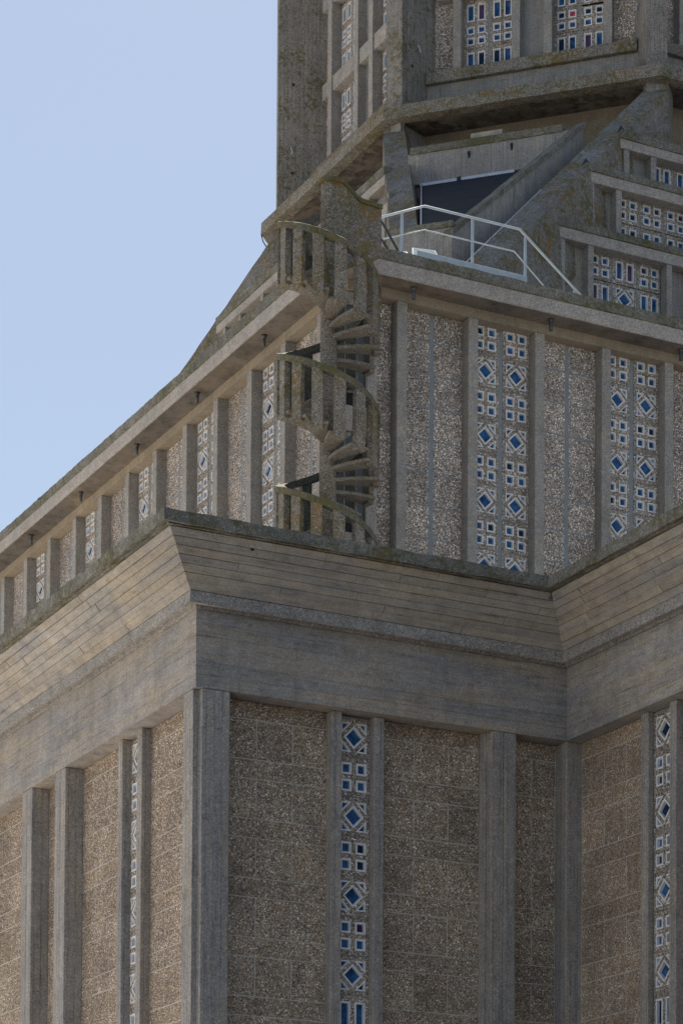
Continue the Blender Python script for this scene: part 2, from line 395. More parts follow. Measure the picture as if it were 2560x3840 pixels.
# frieze beam: body under the cornice
vs, fs = sweep(wing_path(), [(0, 13.5), (0, 14.935), (-.45, 14.935), (-.45, 13.5)])
link('frieze_beam', rough(mesh('frieze_beam', vs, fs, 'beam'), .001, .5), wing)
vs, fs = sweep(wing_path(), [(.200, 15.178), (.955, 16.018), (-.5, 16.018), (-.5, 15.178)])
link('flared_cornice', mesh('flared_cornice', vs, fs, 'seam'), wing)
vs, fs = sweep(wing_path(), [(.247, 14.955), (.226, 15.178), (-.45, 15.178), (-.45, 14.94), (.02, 14.94), (.03, 15.03), (.175, 15.03), (.19, 14.95)])
link('cornice_band', rough(mesh('cornice_band', vs, fs, 'band'), .003, .5), wing)
vs, fs = sweep(wing_path(), [(1.165, 16.015), (1.178, 16.228), (.80, 16.25), (.80, 16.022), (1.03, 16.022), (1.035, 16.06), (1.115, 16.06), (1.12, 16.015)])
link('cornice_coping', rough(mesh('cornice_coping', vs, fs, 'cap'), .011, .14), wing)
# marks of the shuttering boards: every board stands proud by its own few millimetres
brd = random.Random(21)
def wpt(face, s_, o):
    if face == 0: return (XB-o, max(s_, YB-o))
    if face == 1: return (min(max(s_, XB-o), XR-o), YB-o)
    return (XR-o, min(s_, YB-o))
def board_marks(name, o0, z0, o1, z1, rows, mat, hmin, hmax, gap, lens):
    L = sqrt((o1-o0)**2+(z1-z0)**2); no, nz_ = (z1-z0)/L, -(o1-o0)/L
    for face, sa, sb in ((0, YB-1.2, 60.0), (1, XB-1.2, XR+.2), (2, 30.0, YB+.2)):
        for r_ in range(rows):
            fa = (r_+gap*rows/L*.5)/rows+brd.uniform(-.004, .004); fb = (r_+1-gap*rows/L*.5)/rows+brd.uniform(-.004, .004)
            s_ = sa
            while s_ < sb:
                e_ = min(s_+brd.uniform(*lens), sb)
                if sb-e_ < 1.0: e_ = sb
                lo_, hi_ = {0: (YB-o0, 1e9), 1: (XB-o0, XR-o1), 2: (-1e9, YB-o1)}[face]
                if e_ > lo_+.05 and s_ < hi_-.05:
                    h = brd.uniform(hmin, hmax); tl = brd.uniform(-.002, .002); vs = []
                    for hh in (-.02, h):
                        for f_, q in ((fa, s_+gap/2), (fa, e_-gap/2), (fb, e_-gap/2), (fb, s_+gap/2)):
                            hx = hh+(tl if q == s_+gap/2 and hh > 0 else 0)
                            o = o0+(o1-o0)*f_; z = z0+(z1-z0)*f_
                            x, y = wpt(face, q, o+.0); x2, y2 = wpt(face, q, o+no*hx); 
                            vs.append((x2, y2, z+nz_*hx))
                    link(name, mesh(name, vs, [(0, 1, 2, 3), (4, 5, 6, 7), (0, 1, 5, 4), (1, 2, 6, 5), (2, 3, 7, 6), (3, 0, 4, 7)], mat), wing)
                s_ = e_
board_marks('cornice_board', .222, 15.19, .965, 16.01, 7, 'corn', .004, .016, .010, (1.6, 5.0))
board_marks('frieze_board', .0, 13.50, .0, 14.925, 6, 'beam', .002, .010, .006, (2.5, 5.5))
# terrace on top
prism('terrace_roof', wing, [(XB-.78, YB-.78), (XR-.78, YB-.78), (XR-.78, YR), (XR+10, YR), (XR+10, 51.3), (27.3, 51.3), (27.3, YL), (XB-.78, YL)], 15.9, 16.03, 'plain')
ZB = 13.5; REC = .405
ZJ = [13.5, 13.165]; z = 13.165
for i in range(14):
    ZJ.append(z-.745); ZJ.append(z-.745-.36); z -= 1.105
def panel_field(fr, x0, x1, joints, depth, mat='agg', parent=None, zmin=4.2, phase=0):
    parent = parent or wing
    for i in range(len(ZJ)-1):
        z1, z0 = ZJ[i], ZJ[i+1]
        if z1 < zmin: break
        tall = (i % 2 == 1)
        xs = [x0] + (list(joints) if tall else []) + [x1]
        for a, b in zip(xs[:-1], xs[1:]):
            d = depth + random.uniform(-.002, .004)
            box('pebble_panel', parent, fr, a+.008, b-.008, d, d+.08, z0+.008, z1-.008, mat, .004)
    # rest down to the ground, out of the picture
    box('lower_pebble_wall', parent, fr, x0, x1, depth, depth+.06, -EYE, zmin+.02 if False else ZJ[min(i, len(ZJ)-1)]-.01, mat, 0)['kind'] = 'stuff'
    box('mortar_bed', parent, fr, x0-.02, x1+.02, depth+.005, depth+.35, -EYE, 13.49, 'mortar', 0)
f0 = FR(0, YB); l0 = LF(XB, 0); rg = LF(XR, 0)       # local x on left faces is -Y
COLB = dict(bev=.012)
def col(name, fr, x0, x1, zb, zt, y0=.006, y1=REC+.02, mat='col', parent=None, bev=.012):
    return box(name, parent or wing, fr, x0, x1, y0, y1, zb, zt, mat, bev)
ZT = 13.497
# front face
panel_field(f0, 19.88, 22.09, (20.623, 21.369), REC)
panel_field(f0, 23.21, 25.46, (23.967, 24.716), REC)
panel_field(f0, 26.0, 27.146, (26.604,), REC)
col('slim_column', f0, 22.088, 22.306, -EYE, ZT, .205); col('slim_column', f0, 22.991, 23.21, -EYE, ZT, .205)
col('column', f0, 25.457, 25.715, -EYE, ZT); col('column', f0, 25.722, 26.002, -EYE, ZT)
box('column', wing, f0, 25.40, 25.457, .2, REC+.02, -EYE, ZT, 'col')
claustra_stack(wing, f0, 22.296, 23.0, REC-.01, 13.465, .7535, 'DSDSDSDTDSDS')
box('claustra_backing', wing, f0, 22.1, 23.2, REC+.16, REC+.3, -EYE, 13.45, 'dark', 0)
# corner post with a notched arris
prism('corner_post', wing, [(19.207, 43.03), (19.207, 42.60), (19.325, 42.60), (19.325, 42.468), (19.886, 42.468), (19.886, 43.03)], -EYE-EYE, ZT-EYE, 'col', .01) if False else None
vs_poly = [(19.207, 43.03), (19.207, 42.60), (19.325, 42.60), (19.325, 42.468), (19.886, 42.468), (19.886, 43.03)]
prism('corner_post', wing, vs_poly, -EYE, ZT, 'col', .01)
# left face (local x = -y)
panel_field(l0, -45.42, -43.03, (-44.709, -43.996), REC)
panel_field(l0, -48.9, -46.58, (-48.208, -47.465), REC)
panel_field(l0, -50.81, -49.48, (-50.1,), REC)
panel_field(l0, -54.6, -51.39, (-53.82, -53.04, -52.3), REC)
panel_field(l0, -59.5, -54.9, (-58.1, -57.3, -56.5, -55.7), REC, zmin=9)
for a, b in ((-45.653, -45.417), (-46.587, -46.37)): col('slim_column', l0, a, b, -EYE, ZT, .205)
for a, b in ((-49.19, -48.9), (-49.484, -49.197), (-51.1, -50.81), (-51.39, -51.107), (-54.9, -54.6)): col('column', l0, a, b, -EYE, ZT)
claustra_stack(wing, l0, -46.375, -45.648, REC-.01, 13.465, .7535, 'DSDSDSDTDSDS')
box('claustra_backing', wing, l0, -46.5, -45.5, REC+.16, REC+.3, -EYE, 13.45, 'dark', 0)
# right face
panel_field(rg, -42.46, -40.2, (-41.666, -40.91), .355)
for a, b in ((-40.214, -39.968), (-39.279, -39.05)): col('slim_column', rg, a, b, -EYE, ZT, .205)
claustra_stack(wing, rg, -39.972, -39.272, .345, 13.465, .7535, 'DSDSDSDTDSDS', darkp=.9)
box('claustra_backing', wing, rg, -40.1, -39.1, .345+.16, .345+.3, -EYE, 13.45, 'dark', 0)
panel_field(rg, -39.06, -36.0, (-38.0, -37.2), .355, zmin=8)
prism('inner_corner_post', wing, [(27.150, 42.463), (27.53, 42.463), (27.53, 42.9), (27.150, 42.9)], -EYE, ZT, 'col', .008)
prism('wall_core', wing, [(XB+.8, YB+.8), (XR+.8, YB+.8), (XR+.8, 30), (XR+9, 30), (XR+9, 50), (26, 50), (26, 60), (XB+.8, 60)], -EYE, 15.8, 'dark')

# ================================================================ UPPER BLOCK
UX, UY = 26.96, 51.45          # face of beam and columns
nave = thing('church_nave', (UX, UY, -EYE), 'upper church block behind the cornice, slim columns and paired window strips under a projecting eave', 'church')
def up_path(x0=26.35, y0=50.9, YE=90.0, XE=60.0): return [lambda o: (x0-o, YE), lambda o: (x0-o, y0-o), lambda o: (XE, y0-o)]
vs, fs = sweep(up_path(), [(0, 26.262), (.012, 26.40), (0, 26.41), (0, 26.60), (-1.2, 26.60), (-1.2, 26.262)])
link('eave_fascia', rough(mesh('eave_fascia', vs, fs, 'fasc'), .004, .5), nave)
vs, fs = sweep(up_path(), [(.03, 26.63), (.035, 26.86), (-.32, 26.88), (-.32, 26.60), (-.03, 26.60)])
link('eave_coping', rough(mesh('eave_coping', vs, fs, 'cap'), .010, .14), nave)
vs, fs = sweep(up_path(), [(-.03, 26.25), (-.03, 26.262), (-1.1, 26.262), (-1.1, 26.25)])
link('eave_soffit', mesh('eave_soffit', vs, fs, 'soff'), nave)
vs, fs = sweep(up_path(UX, UY), [(0, 26.018), (0, 26.25), (-.5, 26.25), (-.5, 26.018)])
link('wall_beam', rough(mesh('wall_beam', vs, fs, 'under'), .003, .5), nave)
uf = FR(0, UY); ul = LF(UX, 0); RU = .30; ZU = 26.015; PU = .773; ZTOP = 26.10
fcol = [(28.266, 28.528), (30.160, 30.424), (31.990, 32.246), (33.862, 34.124), (35.680, 35.930), (37.53, 37.79), (39.4, 39.66)]
lcol = [52.85, 54.76, 56.63, 58.60, 60.49, 62.44, 64.33, 66.26, 68.18, 70.18, 72.10, 74.05, 76.0]
ZLOW = 15.9
def ubay(fr, a, b, kind, zlow, n=13, jw=.11):
    m = (a+b)/2
    if kind == 'P':
        for (p, q) in ((a, m-jw/2), (m+jw/2, b)):
            z1 = ZU-.002
            for i in range(n):
                z0 = 25.35-i*PU
                if z1 < zlow: break
                dd = RU+random.uniform(-.003, .003)
                box('pebble_panel', nave, fr, p, q, dd, dd+.09, z0+.017, z1-.017 if i else z1, 'agg2', .004); z1 = z0
    else:
        ks = ('SD'*8)[:n]
        for (p, q) in ((a, m-jw/2), (m+jw/2, b)):
            claustra_stack(nave, fr, p+.004, q-.004, RU-.005, 26.118, PU, ks[:int((26.118-zlow)/PU)+1], .03, reds=-.03, darkp=.12 if fr is uf else .35)
        box('joint_bed', nave, fr, a-.02, b+.02, RU+.145, RU+.16, ZLOW, 25.98, 'joint', 0)
    box('joint_strip', nave, fr, m-jw/2, m+jw/2, RU+.004, RU+.08, ZLOW, ZU-.01, 'joint', 0)
    box('joint_bed', nave, fr, a-.02, b+.02, RU+.006, RU+.08 if kind == 'P' else RU+.02, ZLOW, ZU-.02, 'joint', 0) if kind == 'P' else None
for a, b in fcol: box('column', nave, uf, a, b, .004, RU+.02, ZLOW, ZU, 'colu', .01)
for c in lcol: box('column', nave, ul, -c-.133, -c+.133, .004, RU+.02, ZLOW, ZU, 'colu', .01)
kinds = 'PCPCPC'
for i in range(6): ubay(uf, fcol[i][1], fcol[i+1][0], kinds[i], 17.2 if i < 2 else 17.0)
lk = 'PCPCPCPCPCPC'
for i in range(12): ubay(ul, -(lcol[i+1]-.133), -(lcol[i]+.133), lk[i], max(15.9, 18.6-i*.6 if i < 2 else (16.2+.0*i)))
# corner pier, narrow panel and door behind the stair
prism('pier', nave, [(27.50, 51.458), (27.76, 51.458), (27.76, 51.8), (27.50, 51.8)], ZLOW, ZU, 'colu', .008)
for i in range(13): box('pebble_panel', nave, uf, 27.76, 28.264, RU, RU+.09, 25.35-i*PU+.012, (25.35-(i-1)*PU-.012) if i else ZU, 'agg2', .004)
box('joint_bed', nave, uf, 27.74, 28.28, RU+.015, RU+.2, ZLOW, ZU, 'joint', 0)
for i in range(13): box('pebble_panel', nave, ul, -52.72, -51.96, RU, RU+.09, 25.35-i*PU+.012, (25.35-(i-1)*PU-.012) if i else ZU, 'agg2', .004)
box('joint_bed', nave, ul, -52.74, -51.94, RU+.015, RU+.2, ZLOW, ZU, 'joint', 0)
for k in range(4):
    d = box('door', nave, uf, 26.975, 27.49, .10, .16, 23.7-k*2.93, 25.7-k*2.93, 'door', .006)
    box('door_lintel', nave, uf, 26.97, 27.5, .06, .5, 25.72-k*2.93, 26.0-k*2.93+.3*(k > 0), 'colu', .006)
box('wall_core', nave, uf, 26.975, 27.5, .18, .6, ZLOW, ZU, 'dark', 0)
prism('wall_core', nave, [(27.55, 52.05), (58, 52.05), (58, 88), (27.55, 88)], ZLOW, 26.24, 'dark')
prism('roof_deck', nave, [(26.7, 51.25), (58, 51.25), (58, 88), (26.7, 88)], 26.29, 26.5, 'plain')

# ================================================================ STEPPED TIERS round the foot of the tower
OX, OY = 45.86, 70.41; DM = 24.553
tiers = thing('stepped_roof', (36, 58, 26.5), 'three set-back concrete tiers with small square blue windows climbing to the tower platform', 'roof tiers')
def mirror(p): return (p[1]-DM, p[0]+DM)
# (plane y, cap top, cap bottom, fascia bottom, foot z, left end x)
TT = [(57.94, 32.54, 32.335, 32.03, 26.4, 36.03), (58.70, 34.69, 34.49, 34.195, 32.3, 38.05), (59.39, 36.30, 36.055, 35.785, 34.5, 39.66)]
for k, (yp, zc, zb, zf, z0, xe) in enumerate(TT):
    for side in (0, 1):
        fr = FR(0, yp) if side == 0 else LF(yp-DM, 0)
        X0, X1 = (xe, 2*OX-xe) if side == 0 else (-(2*OY-(xe+DM))+.9, -(xe+DM))
        me = rough(boxmesh(X0+.02, X1-.02, -.035, .6, zb, zc, 'cap', .01), .009, .2)
        link('tier_coping', me, tiers, fr)
        link('tier_fascia', rough(boxmesh(X0+.012, X1-.012, 0, .7, zf, zb, 'fasc', .008), .003, .5), tiers, fr)
        pitch = 1.85
        if side == 0:
            cs = [(36.787, 36.967), (37.694, 37.877), (40.244, 40.424), (41.15, 41.33), (43.7, 43.88)] if k == 0 else \
                 [(38.19, 38.377), (39.098, 39.283), (41.65, 41.83), (42.5, 42.7)] if k == 1 else [(39.808, 39.994), (40.718, 40.902), (43.25, 43.43)]
        else:
            cs = [(-a-.09, -a+.09) for a in (74.0, 75.15, 73.55-1.2, 77.1, 65.3, 66.5, 68.9, 70.1, 71.2)] if k == 2 else [(-a-.09, -a+.09) for a in (62.2, 63.1, 64.6, 65.5, 67)]
        for a, b in cs: box('column', tiers, fr, a, b, .03, .36, z0, zf-.003, 'colu', .008)
        # windows between columns two and three on the front
        if side == 0:
            a, b = cs[1][1], cs[2][0]; w = (b-a-.1)/3
            rows = ['SSS', 'TDT'] if k == 0 else ['SSS', 'SSS', 'SSS'] if k == 1 else ['TTT', 'TTT']
            if k == 0: cols = [('S', 'T'), ('T', 'D'), ('S', 'T')]
            elif k == 1: cols = [('S', 'T')]*3
            else: cols = [('T', 'S')]*3
            for i in range(3):
                xa = a+i*(w+.05)
                for r, kd in enumerate(cols[i]):
                    zt = zf+.035-r*PU+(.0 if i != 1 else .0)
                    reds = .5 if k == 0 else .15
                    block(tiers, fr, xa, .33, zt-PU+.015, w, PU-.03, kd, reds if (k, i, r) == (0, 0, 1) else .05, .3)
                if i < 2: box('joint_strip', tiers, fr, xa+w, xa+w+.05, .335, .45, z0, zf-.01, 'joint', 0)
            box('claustra_backing', tiers, fr, a, b, .5, .55, z0, zf-.01, 'dark', 0)
            box('wall_panel', tiers, fr, X0-.7, a+.02, .33, .5, z0, zf-.005, 'plain', 0)
            box('wall_panel', tiers, fr, b-.02, X1, .33, .5, z0, zf-.005, 'plain', 0)
        else: box('wall_panel', tiers, fr, X0, X1, .33, .5, z0, zf-.005, 'plain', 0)
        for e, s in ((X0, 1), (X1, -1)):
            if side == 0 and s == 1:
                zz = zc; vs = [(e+.02, .06, zz), (e+.26, .06, zz-.01), (e+.06, .3, zz+.02), (e+.10, .12, zz+.2)]
                link('lead_flashing', mesh('lead_flashing', vs, [(0, 1, 2), (0, 1, 3), (1, 2, 3), (0, 2, 3)], 'lead'), tiers, fr)
    box('tier_deck', tiers, FR(0, yp), xe+.3, 2*OX-xe-.3, .3, 2.6, zb-.3, zc-.03, 'plain', 0)
    box('tier_deck', tiers, LF(yp-DM, 0), -(2*OY-(xe+DM))+.5, -(xe+DM)-.3, .3, 2.6, zb-.3, zc-.03, 'plain', 0)

# ================================================================ TOWER
tower = thing('lantern_tower', (OX, OY, 26.5), 'octagonal concrete tower on a lichened platform, with tall corner piers and slot windows', 'church tower')
def octp(d): 
    r = d/cos(pi/8); return [(OX+r*cos(pi/8+k*pi/4), OY+r*sin(pi/8+k*pi/4)) for k in range(8)]
def octring(name, d0, d1, z0, z1, mat, amt=0, seg=.2, parent=None):
    A, B = octp(d0), octp(d1); vs = [(*p, z) for P in (A, B) for z in (z0, z1) for p in P]; fs = []
    for i in range(8):
        j = (i+1) % 8
        fs += [(i, j, 8+j, 8+i), (16+i, 16+j, 24+j, 24+i), (8+i, 8+j, 24+j, 24+i), (i, j, 16+j, 16+i)]
    me = mesh(name, vs, fs, mat)
    if amt: rough(me, amt, seg)
    return link(name, me, parent or tower)
octring('platform_edge', 9.978, 9.6, 38.83, 39.2, 'slab', .009, .16)
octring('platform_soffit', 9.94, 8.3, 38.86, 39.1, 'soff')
octring('neck_wall', 8.59, 8.2, 30.0, 38.9, 'under')
octring('base_wall', 8.5, 8.3, 39.1, 40.42, 'plain')
RP, WP, DP = 10.3, .31, 2.3
for k in range(8):
    a = pi/8+k*pi/4; e = Vector((cos(a), sin(a))); t_ = Vector((-sin(a), cos(a))); O2 = Vector((OX, OY))
    prism('corner_pier', tower, [O2+e*RP+t_*WP, O2+e*RP-t_*WP, O2+e*(RP-DP)-t_*WP, O2+e*(RP-DP)+t_*WP], 39.15, 56, 'tower', .012)
    prism('hanging_pier', tower, [O2+e*(RP+.05)+t_*WP, O2+e*(RP+.05)-t_*WP, O2+e*(RP-DP)-t_*WP, O2+e*(RP-DP)+t_*WP], 36.2, 38.84, 'plain', .012)
def tface(ang):      # local x along the face, local y inward, origin on the centre line of the face, at distance 8.46
    ex = Vector((cos(ang), sin(ang))); inn = Vector((-sin(ang), cos(ang)))
    o = Vector((OX, OY)) - inn*8.46; return rotz(ang, o), o
for ang, vis in ((-pi/4, 1), (-pi/2, 2), (0, 3)):
    fr, _ = tface(ang)
    hw = 3.62
    # ledge (coping under the windows)
    hl = 3.2 if vis != 2 else 3.2
    link('window_ledge', rough(boxmesh(-hl, hl, -.20, .5, 40.42, 40.76, 'slab', .01), .009, .18), tower, fr)
    xs = [-2.29, -.485, .485, 2.29]
    zt = 56
    for x in xs: box('column', tower, fr, x-.128, x+.128, 0, .4, 40.7, zt, 'colu', .01)
    for (a, b) in ((-2.162, -.613), (.613, 2.162)):
        m = (a+b)/2
        for (p, q) in ((a, m-.035), (m+.035, b)):
            ks = [('T', 40.815), ('S', 41.585), ('T', 42.36-.075)]
            ks += [('T', 43.56), ('S', 44.33), ('T', 45.10), ('T', 46.5), ('S', 47.27), ('T', 48.04)] if vis == 2 else []
            for kd, z0 in ks: block(tower, fr, p+.003, .35, z0, q-p-.006, .755, kd, .12 if vis == 1 and a > 0 else .0, .6 if vis == 2 else .3)
        box('joint_strip', tower, fr, m-.035, m+.035, .355, .5, 40.7, 49, 'joint', 0)
        box('claustra_backing', tower, fr, a, b, .55, .6, 40.7, 56, 'dark', 0)
        box('joint_bed', tower, fr, a, b, .51, .53, 43.0, 43.6, 'joint', 0)
    for zl in (43.04, 45.95, 48.9):
        for a, b in ((-2.9, -2.418), (-2.162, -.613), (-.357, .357), (.613, 2.162), (2.418, 2.9)):
            box('lintel', tower, fr, a, b, .05, .45, zl, zl+.5, 'colu', .008)
    box('wall_panel', tower, fr, -.357, .357, .3, .45, 40.7, zt, 'plain', 0)
    for a, b in ((-3.1, -2.418), (2.418, 3.1)):
        for i in range(6):
            z0 = 40.76+i*.785; box('pebble_panel', tower, fr, a, b, .30, .4, z0+.008, z0+.777, 'agg2', .004)
        box('mortar_bed', tower, fr, a, b, .312, .45, 40.7, 56, 'mortar', 0)
octring('wall_core', 7.8, 7.4, 39.1, 56, 'dark')

# struts
V1 = Vector((-.476, -.98, -1)); EO = Vector((36.13, 66.66, 38.62)); EI = Vector((36.52, 66.12, 38.62))
TTv = Vector((1, -1, 0)).normalized(); NN = Vector((-1, -1, 0)).normalized()
def strut(mapf, kmax, parent):
    prof = []
    for k in (-.03, 1.0, 3.0, 5.0, 7.0, 9.0, kmax):
        a = EO+V1*k+Vector((-.022-.012*k, .022+.012*k, 0)); b = EI+V1*k+Vector((.003*k, -.003*k, 0))
        dz = Vector((0, 0, -1.15)); back = -NN*.0
        prof.append([a, b, b+dz+TTv*.27, a+dz*2.2-TTv*.05])
    # vertical nose at the top
    top = [p+Vector((0, 0, .23)) for p in prof[0][:2]] + [p+Vector((0, 0, .23))-NN*.8 for p in prof[0][1::-1]]
    vs = [mapf(p) for p in top]; 
    for r in prof: vs += [mapf(p) for p in r]
    fs = [(0, 1, 2, 3)]
    for i in range(len(prof)):
        for j in range(4): fs.append((i*4+j, i*4+(j+1) % 4, (i+1)*4+(j+1) % 4, (i+1)*4+j))
    n = len(prof)*4; fs.append((n, n+1, n+2, n+3))
    me = mesh('strut', vs, fs, 'strut'); return link('strut', rough(me, .008, .35), parent)
strut(lambda p: p, 12.3, tower)
strut(lambda p: Vector((p.y-DM, p.x+DM, p.z)), 12.3, tower)
strut(lambda p: Vector((p.x, 2*OY-p.y, p.z)), 12.3, tower)
strut(lambda p: Vector((2*OX-(p.y-DM), p.x+DM, p.z)), 12.3, tower)

# ================================================================ SHAFT between the two near struts
shaft = thing('roof_shaft', (33.5, 60, 28), 'concrete box between two leaning struts, with raking parapet and dark sheeted opening', 'roof structure')
D0 = rotz(-pi/4, (OX, OY)) # local x along tangent, local y inward (so outward distance is -y)
def dbox(name, x0, x1, d0, d1, z0, z1, mat, bev=.008): return box(name, shaft, D0, x0, x1, -d1, -d0, z0, z1, mat, bev)
dbox('back_wall', -2.78, 1.9, 11.8, 12.0, 35.69, 36.60, 'plain')
link('wall_coping', rough(boxmesh(-2.72, 1.75, -12.04, -11.7, 36.57, 36.78, 'cap', .01), .008, .16), shaft, D0)
dbox('window_flashing', -2.42, .35, 11.99, 12.03, 35.62, 35.70, 'flash', 0)
dbox('gap_in_flashing', -1.32, -1.2, 12.031, 12.05, 35.60, 35.72, 'lead', 0)
dbox('cream_plate', -.97, -.05, 11.8, 11.84, 36.80, 37.02, 'cream', .004)
for tx, tz in ((-.97, 36.34), (.27, 36.38)):
    dbox('wall_hook', tx-.02, tx+.02, 12.0, 12.12, tz-.02, tz+.03, 'lead', .003); dbox('hook_plate', tx-.03, tx+.03, 12.0, 12.02, tz-.1, tz+.1, 'lead', .003)
# sloping dark sheet, in boards
n_ = 5
for i in range(n_):
    a, b = i/n_, (i+1)/n_
    za, zb_ = 35.62+(31.55-35.62)*a, 35.62+(31.55-35.62)*b; da, db = 12.03+(17.4-12.03)*a, 12.03+(17.4-12.03)*b
    xl0, xl1 = -2.36+(1.5)*a, -2.36+1.5*b
    vs = [(xl0, -da, za), (1.95-2.0*a, -da, za), (1.95-2.0*b, -db, zb_+.003), (xl1, -db, zb_+.003)]
    vs += [(x, y+.05, z_-.05) for x, y, z_ in vs]
    link('dark_sheet', mesh('dark_sheet', vs, [(0, 1, 2, 3), (4, 5, 6, 7), (0, 1, 5, 4), (1, 2, 6, 5), (2, 3, 7, 6), (3, 0, 4, 7)], 'tarp'), shaft, D0)
# thin metal edge of the sheet on its left
def tube(pts, r, seg=8, close=False):
    vs = []; fs = []; pts = [Vector(p) for p in pts]; n = len(pts)
    for i, p in enumerate(pts):
        d = (pts[min(i+1, n-1)]-pts[max(i-1, 0)]).normalized(); a = d.orthogonal().normalized() if abs(d.z) > .9 else d.cross(Vector((0, 0, 1))).normalized(); b = d.cross(a)
        for k in range(seg): q = 2*pi*k/seg; vs.append(p+a*cos(q)*r+b*sin(q)*r)
    for i in range(n-1):
        for k in range(seg): fs.append((i*seg+k, i*seg+(k+1) % seg, (i+1)*seg+(k+1) % seg, (i+1)*seg+k))
    fs.append(tuple(range(seg))); fs.append(tuple(range((n-1)*seg, n*seg))); return vs, fs
def tubeobj(name, pts, r, mat, parent=None, fr=None, seg=8):
    vs, fs = tube(pts, r, seg); return link(name, mesh(name, vs, fs, mat, smooth=True), parent, fr)
tubeobj('sheet_edge', [(-2.36, -12.06, 35.66), (-.86, -17.4, 31.6)], .022, 'flash', shaft, D0)
# raking parapet beside strut two
def rake(k, off, up_): # point along strut two, offset sideways from its inner edge, height above strut top
    p = EI+V1*k; q = Vector((p.y-DM, p.x+DM, p.z)); n2 = Vector((-.437, .90, 0)); return q+n2*off+Vector((0, 0, up_+(0 if up_ < -.5 else .25+.083*(k-2.3))))
K0, K1 = 2.2, 8.2
def rprism(name, offs, ups, k0, k1, mat, amt=.004, par=shaft):
    vs = []
    for k in (k0, (k0+k1)/2, k1):
        for o_, u_ in zip(offs, ups): vs.append(rake(k, o_, u_))
    n = len(offs); fs = [tuple(range(n)), tuple(range(2*n, 3*n))]
    for i in range(2):
        for j in range(n): fs.append((i*n+j, i*n+(j+1) % n, (i+1)*n+(j+1) % n, (i+1)*n+j))
    return link(name, rough(mesh(name, vs, fs, mat), amt, .3), par)
rprism('raking_parapet', (.56, .56, .80, .80), (-.9, .06, .06, -.9), K0, K1, 'plain')
rprism('parapet_coping', (.52, .52, .84, .84), (.06, .22, .22, .06), K0-.06, K1, 'cap', .007)
rprism('gutter_floor', (.0, .0, .56, .56), (-.95, -.75, -.75, -.95), K0-.5, 11, 'plain')
tubeobj('gutter_edge_strip', [rake(5.0, .02, -.55)+Vector((0, 0, .55)), rake(8.9, .02, -.55)+Vector((0, 0, .55))], .022, 'flash', shaft)
dbox('front_parapet', -1.6, .05, 17.5, 17.75, 29.5, 31.55, 'plain')
link('front_coping', rough(boxmesh(-1.65, .12, -17.82, -17.4, 31.5, 31.66, 'cap', .01), .006, .16), shaft, D0)
dbox('plinth_block', -.75, .25, 18.6, 19.6, 26.5, 29.86, 'fasc')

# ================================================================ SPIRAL STAIR
SX, SY, SR = 25.613, 49.75, 1.147
stair = thing('spiral_staircase', (SX, SY, 16.03), 'open concrete spiral staircase with slab balusters and mossy curved rail at the upper corner', 'spiral staircase')
hd = math.atan2(-rt.y, -rt.x)         # plan direction towards the picture's left, where phi = 0
def spt(phi, r, z): a = hd+phi; return Vector((SX+r*cos(a), SY+r*sin(a), z))
PITCH = 2.93
def railz(phi): return 26.545-PITCH*phi/(2*pi)
ph0, ph1 = radians(-78), radians(360*3.35)
# rail in segments with visible joints
seg = radians(51.4); k = 0; p = ph0
while p < ph1:
    q = min(p+seg, ph1); n = 11; vs = []; fs = []
    for i in range(n+1):
        ph = p+.004+(q-p-.008)*i/n; z = railz(ph)
        for r_, z_ in ((SR, z-.012), (SR-.02, z), (SR-.2, z), (SR-.2, z-.15), (SR, z-.15)): vs.append(spt(ph, r_, z_))
    for i in range(n):
        for j in range(5): fs.append((i*5+j, i*5+(j+1) % 5, (i+1)*5+(j+1) % 5, (i+1)*5+j))
    fs += [tuple(range(5)), tuple(range(n*5, n*5+5))]
    link('handrail', rough(mesh('handrail', vs, fs, 'rail', ['rail', 'inner_shade'], [1 if i < n*5 and i % 5 in (2, 3) else 0 for i in range(len(fs))]), .005, .12), stair); p = q  # inner and under faces take the painted shade
STEPA = 2*pi/14
kb = -3
TURN = [25.5, 51.2, 76.9, 102.6, 128.3, 154, 182.5, 211, 239.5, 268, 296.7, 326.3, 355.9]
PHI = [a-360 for a in TURN[-3:]]+[a+360*k for k in range(4) for a in TURN]
